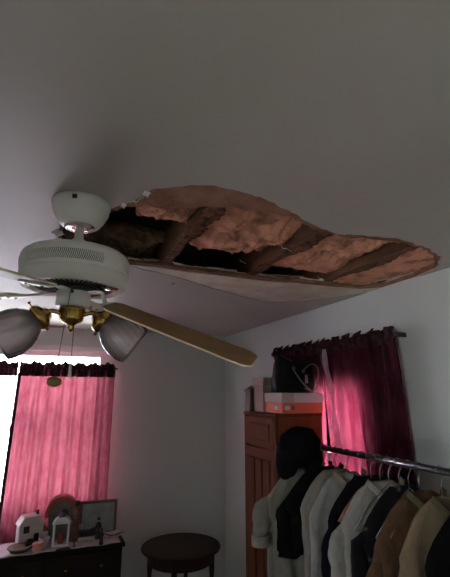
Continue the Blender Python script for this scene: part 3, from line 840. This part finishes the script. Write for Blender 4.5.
# dark little boat in front of frame
p = dp(84, 535)
t = thing('boat_model', 'small dark model boat on a cream base before the picture frame', 'ornament', (dX(85, 3.715), 3.715, SZ), -.08)
obj('base', box(-.075, .075, -.03, .03, 0, .022), cream, t, bevel=.004)
V, F = [], []
for i in range(13):
    u = i / 12; x = -.085 + .17 * u; ww = .028 * math.sin(PI * max(.02, min(.98, u))) ** .6; zt = .062 + .022 * (2 * u - 1) ** 2
    V += [(x, -ww, zt), (x * .8, -ww * .4, .022), (x * .8, ww * .4, .022), (x, ww, zt)]
for i in range(12):
    k = i * 4
    for j in range(3): F.append((k + j, k + j + 1, k + j + 5, k + j + 4))
    F.append((k + 3, k, k + 4, k + 7))
F += [(0, 3, 2, 1), (48, 49, 50, 51)]
obj('hull', (V, F), darkf, t)
for x, h in ((-.035, .12), (.02, .10)):
    obj('mast', tube([(x, 0, .05), (x, 0, h)], .0025, 6), darkf, t)
    obj('sail', ([(x - .018, 0, .07), (x + .018, .004, .07), (x + .008, .002, h - .008), (x - .008, 0, h - .008)], [(0, 1, 2, 3)]), greyf, t, solid=.002)
figurine('dark_figurine', 'dark figurine standing in front of the picture frame glass', (dX(98, 3.70), 3.70, SZ), .15, darkf, greyf)
figurine('bent_figurine', 'tiny dark figurine at the front right of the dresser runner', (dp(101, 545).x, dp(101, 545).y + .01, SZ), .11, darkf, brownf, .4)
figurine('bent_figurine', 'tiny dark brown figurine at the front middle of the dresser', (dp(74, 548).x, dp(74, 548).y + .02, SZ), .06, brownf, darkf, .2)
# folded papers/cloth at the right end
p = dp(114, 536)
t = thing('folded_napkin', 'folded striped napkin at the right end of the dresser', 'napkin', (p.x + .01, p.y + .03, SZ), .5)
for k, (c1, c2) in enumerate([((.55, .50, .47), None), ((.20, .13, .12), None), ((.60, .55, .52), None)]):
    obj('fold', grid(10, 8, lambda u, v, k=k: Vector(((u - .5) * (.16 - .02 * k), (v - .5) * .10 + k * .012, .004 + k * .006 + .003 * math.sin(u * 8 + k)))), mat('napkin_%d' % k, c1, .9), t, smooth=True, solid=.003)
p = dp(18, 551)
t = tag(obj('moss_dish', lathe([(0, 0), (.06, 0), (.085, .022), (.08, .03), (.05, .02), (0, .018)], 28), mat('olive_dish', (.12, .09, .04), .6), smooth=True, loc=(p.x + .01, p.y + .0, SZ)), 'shallow olive brown dish at the far left of the dresser', 'dish')

# ================================================================== ROUND TABLE
p = P(181, 545, z=.60)
t = thing('round_table', 'round dark wooden side table in the room corner', 'table', (p.x, p.y, 0))
RT = .326
obj('tabletop', lathe([(0, .572), (RT - .025, .572), (RT - .006, .578), (RT, .588), (RT - .004, .597), (RT - .016, .601), (RT - .03, .598), (RT - .04, .600), (0, .600)], 56), M['tablewood'], t, smooth=False)
obj('apron', lathe([(RT - .06, .49), (RT - .06, .573), (RT - .08, .573), (RT - .08, .49), (RT - .06, .49)], 48, caps=False), M['tablewood'], t, smooth=True)
for k in range(4):
    a = PI / 4 + k * PI / 2 + .3
    obj('leg', xf(lathe([(0, 0), (.014, 0), (.017, .03), (.013, .06), (.019, .20), (.016, .36), (.022, .44), (.022, .573), (0, .573)], 18), Matrix.Translation((math.cos(a) * (RT - .07), math.sin(a) * (RT - .07), 0))), M['tablewood'], t, smooth=True)
obj('lower_shelf', lathe([(0, .17), (.20, .17), (.206, .178), (.20, .186), (0, .186)], 40), M['tablewood'], t)

# ================================================================== WARDROBE
wx0, wx1, wy0, wy1, wz = 1.252, 1.578, 2.238, 2.665, 1.70
t = thing('wardrobe', 'narrow reddish brown wooden wardrobe with panelled door', 'wardrobe', ((wx0 + wx1) / 2, (wy0 + wy1) / 2, 0))
ox, oy = (wx0 + wx1) / 2, (wy0 + wy1) / 2
def wb(a, b, c, d, e, f):
    return box(a - ox, b - ox, c - oy, d - oy, e, f)
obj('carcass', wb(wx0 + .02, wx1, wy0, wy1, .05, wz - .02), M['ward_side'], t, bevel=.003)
obj('cornice', wb(wx0, wx1 + .004, wy0 - .004, wy1 + .004, wz - .022, wz), M['ward'], t, bevel=.004)
obj('plinth', wb(wx0 + .03, wx1, wy0 + .01, wy1 - .01, 0, .05), M['ward'], t)
obj('face_frame', join(wb(wx0 + .004, wx0 + .02, wy0, wy0 + .03, .05, wz - .022), wb(wx0 + .004, wx0 + .02, wy1 - .03, wy1, .05, wz - .022)), M['ward'], t, bevel=.002)
# upper small panel and tall door
up = obj('top_panel', wb(wx0 + .002, wx0 + .02, wy0 + .032, wy1 - .032, wz - .20, wz - .03), M['ward'], t, bevel=.003)
obj('raised_field', wb(wx0 - .005, wx0 + .003, wy0 + .075, wy1 - .075, wz - .165, wz - .065), M['ward'], up, bevel=.006)
door = obj('door', wb(wx0 + .002, wx0 + .02, wy0 + .032, wy1 - .032, .06, wz - .21), M['ward'], t, bevel=.003)
nsl = 3
ww = (wy1 - wy0 - .064 - .07) / nsl
for k in range(nsl):
    a = wy0 + .032 + .035 + k * ww
    obj('raised_field', wb(wx0 - .007, wx0 + .004, a + .010, a + ww - .010, .14, wz - .27), M['ward'], door, bevel=.007)
obj('knob', xf(lathe([(.005, 0), (.006, .012), (.013, .02), (.010, .028), (0, .03)], 16), Matrix.Translation((wx0 + .002 - ox, wy0 + .05 - oy, .95)) @ frame_to((-1, 0, 0))), M['brass'], door, smooth=True)

# ------- things on the wardrobe
sx0, sx1, sy0, sy1 = 1.30, 1.585, 2.232, 2.44
t = thing('shoe_box', 'orange and white shoe box on top of the wardrobe', 'box', ((sx0 + sx1) / 2, (sy0 + sy1) / 2, wz), 0)
bw, bd, bh = (sx1 - sx0) / 2, (sy1 - sy0) / 2, .118
orange = mat('orange_card', (.72, .17, .09), .55)
whitec = mat('white_card', (.72, .70, .69), .55)
tanc = mat('brown_card', (.42, .31, .24), .7, col2=(.36, .27, .21), scale=10)
obj('box_body', box(-bw, bw, -bd, bd, 0, .062), orange, t, bevel=.0015)
obj('box_lid', box(-bw - .003, bw + .003, -bd - .003, bd + .003, .062, bh), whitec, t, bevel=.0015)
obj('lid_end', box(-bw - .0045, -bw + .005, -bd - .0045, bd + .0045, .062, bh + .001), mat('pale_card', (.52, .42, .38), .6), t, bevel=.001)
obj('front_tan_strip', box(-bw - .0042, -bw + .08, -bd - .0044, -bd + .01, .063, bh - .001), mat('pale_card', (.52, .42, .38), .6), t, bevel=.001)  # tan left part of the lid front
# white oval emblem and short dark mark on the orange end
em = lathe([(0, .0012), (.016, .001), (.0165, 0)], 24)
obj('oval_emblem', xf(em, Matrix.Translation((-bw + .035, -bd - .0002, .032)) @ frame_to((0, -1, 0)) @ Matrix.Diagonal((1.3, .8, 1, 1))), whitec, t)
obj('round_emblem', xf(em, Matrix.Translation((-bw - .0002, -.03, .032)) @ frame_to((-1, 0, 0)) @ Matrix.Diagonal((1.3, .8, 1, 1))), whitec, t)
obj('dark_mark', box(-bw + .06, -bw + .085, -bd - .001, -bd, .02, .045), terracotta, t)

# handbag on the box
bagm = mat('black_leather', (.006, .006, .007), .45, bump=.25, bscale=70, spec=.25)
t = thing('handbag', 'slouchy black handbag with looped straps on the shoe box', 'handbag', (1.44, 2.335, wz + bh), .05)
def bagbody():
    nu, nv = 40, 16
    V, F = [], []
    for j in range(nv):
        v = j / (nv - 1)
        hw = .142 * (1 + .05 * math.sin(v * PI)) - .012 * v; hd = .075 * (1 - .72 * v ** 1.4) + .008
        for i in range(nu):
            a = 2 * PI * i / nu
            c, s = math.cos(a), math.sin(a)
            x = hw * math.copysign(abs(c) ** .55, c); y = hd * math.copysign(abs(s) ** .75, s)
            z = v * (.195 + .035 * max(0, -c) ** 3 - .022 * math.exp(-((x - .03) / .05) ** 2))
            n = .010 * noise.noise((x * 22, y * 22, z * 22))
            V.append((x + n, y + n * .8 - .03 * v * v, z + .002))
    for j in range(nv - 1):
        for i in range(nu):
            F.append((j * nu + i, j * nu + (i + 1) % nu, (j + 1) * nu + (i + 1) % nu, (j + 1) * nu + i))
    F.append(tuple(range(nu - 1, -1, -1))); F.append(tuple((nv - 1) * nu + i for i in range(nu)))
    return V, F
obj('bag_body', bagbody(), bagm, t, smooth=True)
obj('zip', tube([(-.10, -.032, .218), (-.02, -.033, .196), (.04, -.033, .180), (.11, -.032, .198)], .003, 6), M['steel'], t, smooth=True)
strapm = mat('grey_strap', (.16, .15, .15), .45)
obj('strap', tube(bez((.03, -.075, .13), (.05, -.12, .20), (.15, -.12, .20), (.125, -.085, .06), 14) + bez((.125, -.085, .06), (.11, -.10, .01), (.07, -.11, .0), (.02, -.10, .03), 8)[1:], .0045, 8), strapm, t, smooth=True)
obj('strap', tube(bez((-.04, -.065, .15), (-.045, -.12, .10), (.0, -.13, .03), (.08, -.10, .012), 14), .0045, 8), strapm, t, smooth=True)
for xx, zz in ((.03, .132), (-.04, .15)):
    obj('strap_ring', tube([(xx + .009 * math.cos(a), -.077, zz + .009 * math.sin(a)) for a in [2 * PI * k / 14 for k in range(14)]], .002, 6, True), M['steel'], t, smooth=True)
obj('flap_tag', box(.035, .055, -.088, -.084, .06, .11), mat('silver_tag', (.55, .55, .58), .3, .8), t, bevel=.001)
# open cardboard flap box behind
t = thing('cardboard_carton', 'plain brown cardboard carton behind the shoe box', 'box', (1.355, 2.50, wz), .0)
obj('carton_body', box(-.07, .12, -.055, .10, 0, .17), tanc, t, bevel=.002)
obj('flap', xf(box(-.004, .0, -.055, .10, 0, .05), Matrix.Translation((-.07, 0, .17)) @ Matrix.Rotation(.25, 4, 'Y')), tanc, t)
obj('flap', xf(box(-.07, .12, -.004, 0, 0, .05), Matrix.Translation((0, -.055, .17)) @ Matrix.Rotation(.45, 4, 'X')), tanc, t)
# dark paperback-like pack at the far left
t = thing('snack_pack', 'dark green and brown pack standing at the wardrobe left end', 'pack', (1.30, 2.61, wz), .1)
gm = mat('dark_green_pack', (.035, .055, .04), .5, col2=(.14, .06, .03), scale=14)
obj('pack_body', prism([(-.05, 0), (.05, 0), (.05, .12), (.015, .165), (-.045, .13)], -.035, .035), gm, t, rot=(PI / 2, 0, 0), bevel=.004)
obj('pack_top', prism([(.05, .118), (.056, .125), (.018, .175), (-.05, .137), (-.045, .128), (.015, .163)], -.038, .038), mat('brown_pack', (.20, .09, .05), .5), t, rot=(PI / 2, 0, 0))

# ================================================================== CLOTHES RACK
BX, BZ = 1.325, 1.55
rk = thing('clothes_rack', 'grey metal clothes rack crowded with hanging clothes', 'clothes rack', (BX, 0, 0))
Y0, Y1 = .55, 2.06
obj('rail', tube([(0, Y0, BZ), (0, Y1, BZ)], .0135, 14), M['steel'], rk, smooth=True)
for yy in (Y0, Y1):
    obj('post', tube([(0, yy, .06), (0, yy, BZ + .02)], .0125, 12), M['steel'], rk, smooth=True)
    obj('foot_bar', tube([(-.22, yy, .06), (.22, yy, .06)], .0125, 12), M['steel'], rk, smooth=True)
    obj('end_cap', xf(lathe([(.0, .0), (.016, .0), (.018, .012), (.012, .024), (0, .028)], 16), Matrix.Translation((0, yy, BZ + .012))), M['black_plastic'], rk, smooth=True)
    for xx in (-.2, .2):
        obj('caster', xf(lathe([(0, -.012), (.026, -.012), (.028, 0), (.026, .012), (0, .012)], 20), Matrix.Translation((xx, yy, .028)) @ frame_to((0, 1, 0))), M['black_plastic'], rk, smooth=True)
obj('bottom_rail', tube([(0, Y0, .10), (0, Y1, .10)], .011, 12), M['steel'], rk, smooth=True)

def hanger_mesh(style):
    hook = [(.0, 0, -.085), (.0, 0, -.045)] + [(.0225 * math.sin(a) , 0, .0 + -.004 + .0225 * -math.cos(a)) for a in [0.15 + k * .42 for k in range(11)]]
    hook = [(0, 0, -.088), (0, 0, -.05), (.006, 0, -.034), (.017, 0, -.018), (.0195, 0, -.002), (.013, 0, .0115), (0, 0, .0165), (-.013, 0, .0115), (-.019, 0, 0)]
    if style == 'wire':
        arm = tube([(0, 0, -.085), (-.10, 0, -.155), (-.18, 0, -.235), (-.175, 0, -.243), (0, 0, -.245), (.175, 0, -.243), (.18, 0, -.235), (.10, 0, -.155), (0, 0, -.085)], .0022, 6)
    else:
        arm = tube([(-.18, 0, -.235), (-.145, 0, -.195), (-.08, 0, -.138), (0, 0, -.105), (.08, 0, -.138), (.145, 0, -.195), (.18, 0, -.235)], [.005, .006, .007, .008, .007, .006, .005], 10)
    return tube(hook, .0022, 6), arm

hm = {'wire': M['steel'], 'plastic': M['black_plastic'], 'wood': mat('hanger_wood', (.28, .12, .05), .45), 'white': mat('hanger_smoke', (.20, .21, .22), .3)}
def hanger(y, style, label, rz=0.0):
    t = thing('coat_hanger', label, 'hanger', (BX, y, BZ), rz, 'coat hangers on the rack rail')
    h, a = hanger_mesh('wire' if style == 'wire' else 'bar')
    obj('hook', h, M['steel'], t, smooth=True)
    obj('hanger_arm', a, hm[style], t, smooth=True)
    return t

def fabric(name, c, c2=None, scale=30, bump=.15):
    return mat(name, c, .95, col2=c2, scale=scale, bump=bump, bscale=110, spec=.08)

def garment(name, label, cat, y, m, hw=.225, length=.62, thick=.045, sleeve=.42, rz=0.0, seed=0.0, collar=None, placket=None, buttons=None, xoff=0.0, flare=.02, sl_r=.042, sl_out=.03, lower=None, neck=.062, drop=.088):
    t = thing(name, label, cat, (BX + xoff, y, BZ), rz, 'clothes hanging on the rack')
    nu, nv = 56, 30
    ztop = -drop
    V, F = [], []
    for j in range(nv):
        v = j / (nv - 1)
        s = min(1, v / .16)
        z = ztop - .15 * (s ** 1.15) - max(0, v - .16) / .84 * (length - .15)
        wv = neck + (hw - neck) * (s ** .8)
        if v > .16:
            q = (v - .16) / .84
            wv = hw - .030 * math.sin(min(1, q * 2.2) * PI / 2) + (.030 + flare) * q
        th = .014 + thick * .42 * min(1, v / .3) 
        for i in range(nu):
            a = 2 * PI * i / nu
            c, sn = math.cos(a), math.sin(a)
            x = wv * math.copysign(abs(c) ** .8, c)
            yy = th * math.copysign(abs(sn) ** .8, sn)
            fold = math.sin(x * 52 + seed + 1.6 * math.sin(v * 5 + seed)) * .017 * min(1, max(0, v - .1) * 2.0) + noise.noise((x * 14 + seed, sn * 2, z * 9)) * .012
            V.append((x + .006 * noise.noise((z * 12, seed, c)), yy + fold * (1 if sn <= 0 else .6), z + .008 * noise.noise((x * 9, seed, 4)) * (v > .9)))
    for j in range(nv - 1):
        for i in range(nu):
            F.append((j * nu + i, (j + 1) * nu + i, (j + 1) * nu + (i + 1) % nu, j * nu + (i + 1) % nu))
    F.append(tuple(range(nu))); F.append(tuple((nv - 1) * nu + i for i in range(nu - 1, -1, -1)))
    obj('body', (V, F), m, t, smooth=True)
    if sleeve:
        for sg in (-1, 1):
            n = 14
            pts, rr = [], []
            for k in range(n):
                u = k / (n - 1)
                pts.append((sg * (hw - .045 + sl_out * math.sin(u * PI * .5) + .045 * min(1, u * 4)), .012 * math.sin(u * 5 + seed) - .012 * u, ztop - .135 - sleeve * u))
                rr.append(sl_r * (1 - .28 * u) * (.35 + .65 * min(1, u * 3.5)))
            sv, sf = tube(pts, rr, 16)
            sv = [Vector((p.x + .008 * noise.noise((p.z * 26, seed, p.y * 30)), p.y * .5 + .012 * noise.noise((p.z * 22, seed + 5, p.x * 20)), p.z)) for p in sv]
            sl = obj('sleeve', (sv, sf), m, t, smooth=True)
            e = Vector(pts[-1]); rc = rr[-1]
            obj('cuff', lathe([(rc * 1.04, -.006), (rc * 1.08, 0), (rc * 1.06, .038), (rc * .98, .040)], 18, caps=True), m, sl, smooth=True, loc=(e.x, e.y * .72, e.z))
    if collar:
        cm = collar
        for sg in (-1, 1):
            def col(u, v, sg=sg):
                x = sg * (.012 + (neck + .008) * (1 - u) + .0 * v + .018 * v * (1 - u))
                yy = -.026 - .026 * math.sin(u * PI * .5) - .006 * v
                z = ztop + .018 - .07 * u - .040 * v * (.4 + .6 * u)
                return Vector((x, yy, z))
            obj('collar', grid(10, 5, col), cm, t, smooth=True, solid=.004)
    if placket:
        def pl(u, v):
            z = ztop - .075 - (length - .08) * v
            x = (u - .5) * .034
            yy = -(.014 + thick * .42 * min(1, (v + .15) / .3)) - .015 - abs(.006 * math.sin(v * 12 + seed))
            return Vector((x, yy, z))
        pk = obj('placket', grid(4, 24, pl), placket, t, smooth=True, solid=.003)
        if buttons:
            for k in range(5):
                q = pl(.5, .06 + k * .19)
                obj('button', xf(lathe([(0, .003), (.006, .0025), (.007, 0)], 12), Matrix.Translation(q - Vector((0, .0015, 0))) @ frame_to((0, -1, 0))), buttons, pk, smooth=True)
    if lower:
        V2 = [(v[0] * 1.01, v[1] * 1.05, v[2]) for v in V[(nv - 3) * nu:]]
        obj('hem_band', (V2, [(j * nu + i, (j + 1) * nu + i, (j + 1) * nu + (i + 1) % nu, j * nu + (i + 1) % nu) for j in range(2) for i in range(nu)]), lower, t, smooth=True)
    return t

f_cream = fabric('cream_cotton', (.33, .305, .26), (.27, .25, .21))
f_white = fabric('white_cotton', (.40, .385, .355), (.33, .315, .29))
f_white2 = fabric('ivory_knit', (.42, .40, .355), (.34, .325, .29))
f_black = fabric('black_wool', (.006, .006, .007), (.010, .0095, .011))
f_black2 = fabric('navy_black_twill', (.009, .009, .012), (.013, .013, .017))
f_floral = mat('black_floral_print', (.012, .011, .013), .85, col2=(.22, .17, .14), scale=17, lo=.60, hi=.68, detail=1.5, spec=.15)
f_brown = fabric('brown_wool', (.10, .055, .03), (.14, .08, .045))
f_tan = fabric('tan_suede', (.27, .20, .125), (.22, .16, .10))
f_olive = fabric('olive_khaki', (.17, .14, .085), (.12, .10, .06))
f_lining = fabric('beige_lining', (.33, .27, .20))
btn_w = mat('pearl_button', (.7, .68, .64), .3)
btn_d = mat('horn_button', (.05, .03, .02), .4)

garment('cream_jacket', 'cream jacket with wide sleeve hanging farthest left on the rack', 'jacket', 1.970, f_cream, .25, .78, .04, .19, .06, 1.0, f_cream, f_cream, btn_d, xoff=-.05, sl_r=.055, sl_out=.035)
garment('black_coat', 'short black coat hanging under the black fur hat', 'coat', 1.880, f_black, .245, .37, .05, .20, .02, 2.0, f_black, xoff=-.005, sl_out=.0)
garment('cream_shirt', 'long cream shirt hanging just behind the white blouse', 'shirt', 1.795, f_cream, .20, .80, .03, .0, -.05, 3.0)
garment('white_blouse', 'white blouse with beige collar beside the black coat', 'blouse', 1.70, f_white, .215, .82, .04, .0, .05, 4.0, f_lining, f_white, btn_w, xoff=-.012, flare=.07)
garment('black_blazer', 'thin black blazer squeezed between two white garments', 'blazer', 1.60, f_black2, .215, .70, .03, .40, .0, 5.0, f_black2, sl_out=.0, xoff=.02)
garment('ivory_cardigan', 'ivory cardigan hanging left of the black floral dress', 'cardigan', 1.49, f_white2, .215, .80, .04, .24, -.04, 6.0, f_white2, f_white2, btn_w, sl_out=.02, xoff=.0)
garment('floral_dress', 'black dress with faint pale flowers in the middle of the rack', 'dress', 1.385, f_floral, .225, .86, .045, .20, .04, 7.0, xoff=.01, sl_out=.02)
garment('brown_coat', 'dark brown coat showing a narrow edge beside the tan jacket', 'coat', 1.285, f_brown, .235, .80, .035, .50, .0, 8.0, f_olive, xoff=.0, sl_out=.02)
garment('tan_jacket', 'tan jacket hanging left of the black suit jacket', 'jacket', 1.185, f_tan, .23, .72, .035, .50, .03, 9.0, f_olive, f_tan, btn_d, xoff=.005, sl_out=.02)
garment('black_suit', 'black suit jacket at the right edge of the picture', 'jacket', 1.080, f_black, .235, .74, .04, .52, -.03, 10.0, f_black2, f_black2, btn_w, xoff=.02, sl_out=.0)
garment('khaki_coat', 'olive khaki coat nearest the viewer on the rack', 'coat', .965, f_olive, .22, .76, .035, .50, .05, 11.0, f_tan, xoff=.03, sl_out=.02)
for y, st, lb in [(1.970, 'wire', 'wire hanger holding the cream jacket'), (1.880, 'plastic', 'black plastic hanger holding the short black coat'), (1.795, 'white', 'grey plastic hanger holding the long cream shirt'),
                  (1.70, 'wood', 'brown wooden hanger holding the white blouse'), (1.60, 'plastic', 'black plastic hanger holding the thin black blazer'), (1.49, 'wood', 'brown wooden hanger holding the ivory cardigan'),
                  (1.385, 'plastic', 'black plastic hanger holding the black floral dress'), (1.285, 'wood', 'brown wooden hanger holding the dark brown coat'), (1.185, 'wire', 'wire hanger holding the tan jacket'),
                  (1.080, 'white', 'grey plastic hanger holding the black suit jacket'), (.965, 'plastic', 'black plastic hanger holding the khaki coat'),
                  (1.545, 'wood', 'empty brown wooden hanger left of the ivory cardigan'), (1.44, 'wire', 'empty wire hanger behind the black floral dress'), (1.335, 'wire', 'empty wire hanger behind the brown coat')]:
    hanger(y, st, lb, random.uniform(-.06, .06))

# black fur hat on the far end of the rail
furm = mat('black_fur', (.006, .006, .008), .95, bump=1.0, bscale=120, spec=.1)
t = thing('fur_hat', 'black furry hat perched on the far end of the clothes rack', 'hat', (P(300, 450, y=1.87).x, 1.87, BZ + .012), .2)
def hatm():
    bm = bmesh.new(); bmesh.ops.create_icosphere(bm, subdivisions=4, radius=1)
    for v in bm.verts:
        d = v.co.normalized()
        k = 1 + .05 * noise.noise(d * 9) + .10 * noise.noise(d * 2.3 + Vector((3, 1, 0)))
        z = d.z * (.085 if d.z > 0 else .10)
        v.co = Vector((d.x * .120 * k, d.y * .075 * k, z * k + .01))
    V = [v.co.copy() for v in bm.verts]; F = [tuple(x.index for x in f.verts) for f in bm.faces]; bm.free()
    return V, F
obj('crown', hatm(), furm, t, smooth=True)
obj('ear_flap', xf(hatm(), Matrix.Translation((-.085, 0, -.055)) @ Matrix.Rotation(.25, 4, 'Y') @ Matrix.Diagonal((.40, .8, .95, 1))), furm, t, smooth=True)
obj('ear_flap', xf(hatm(), Matrix.Translation((.075, 0, -.05)) @ Matrix.Rotation(-.2, 4, 'Y') @ Matrix.Diagonal((.40, .8, .8, 1))), furm, t, smooth=True)
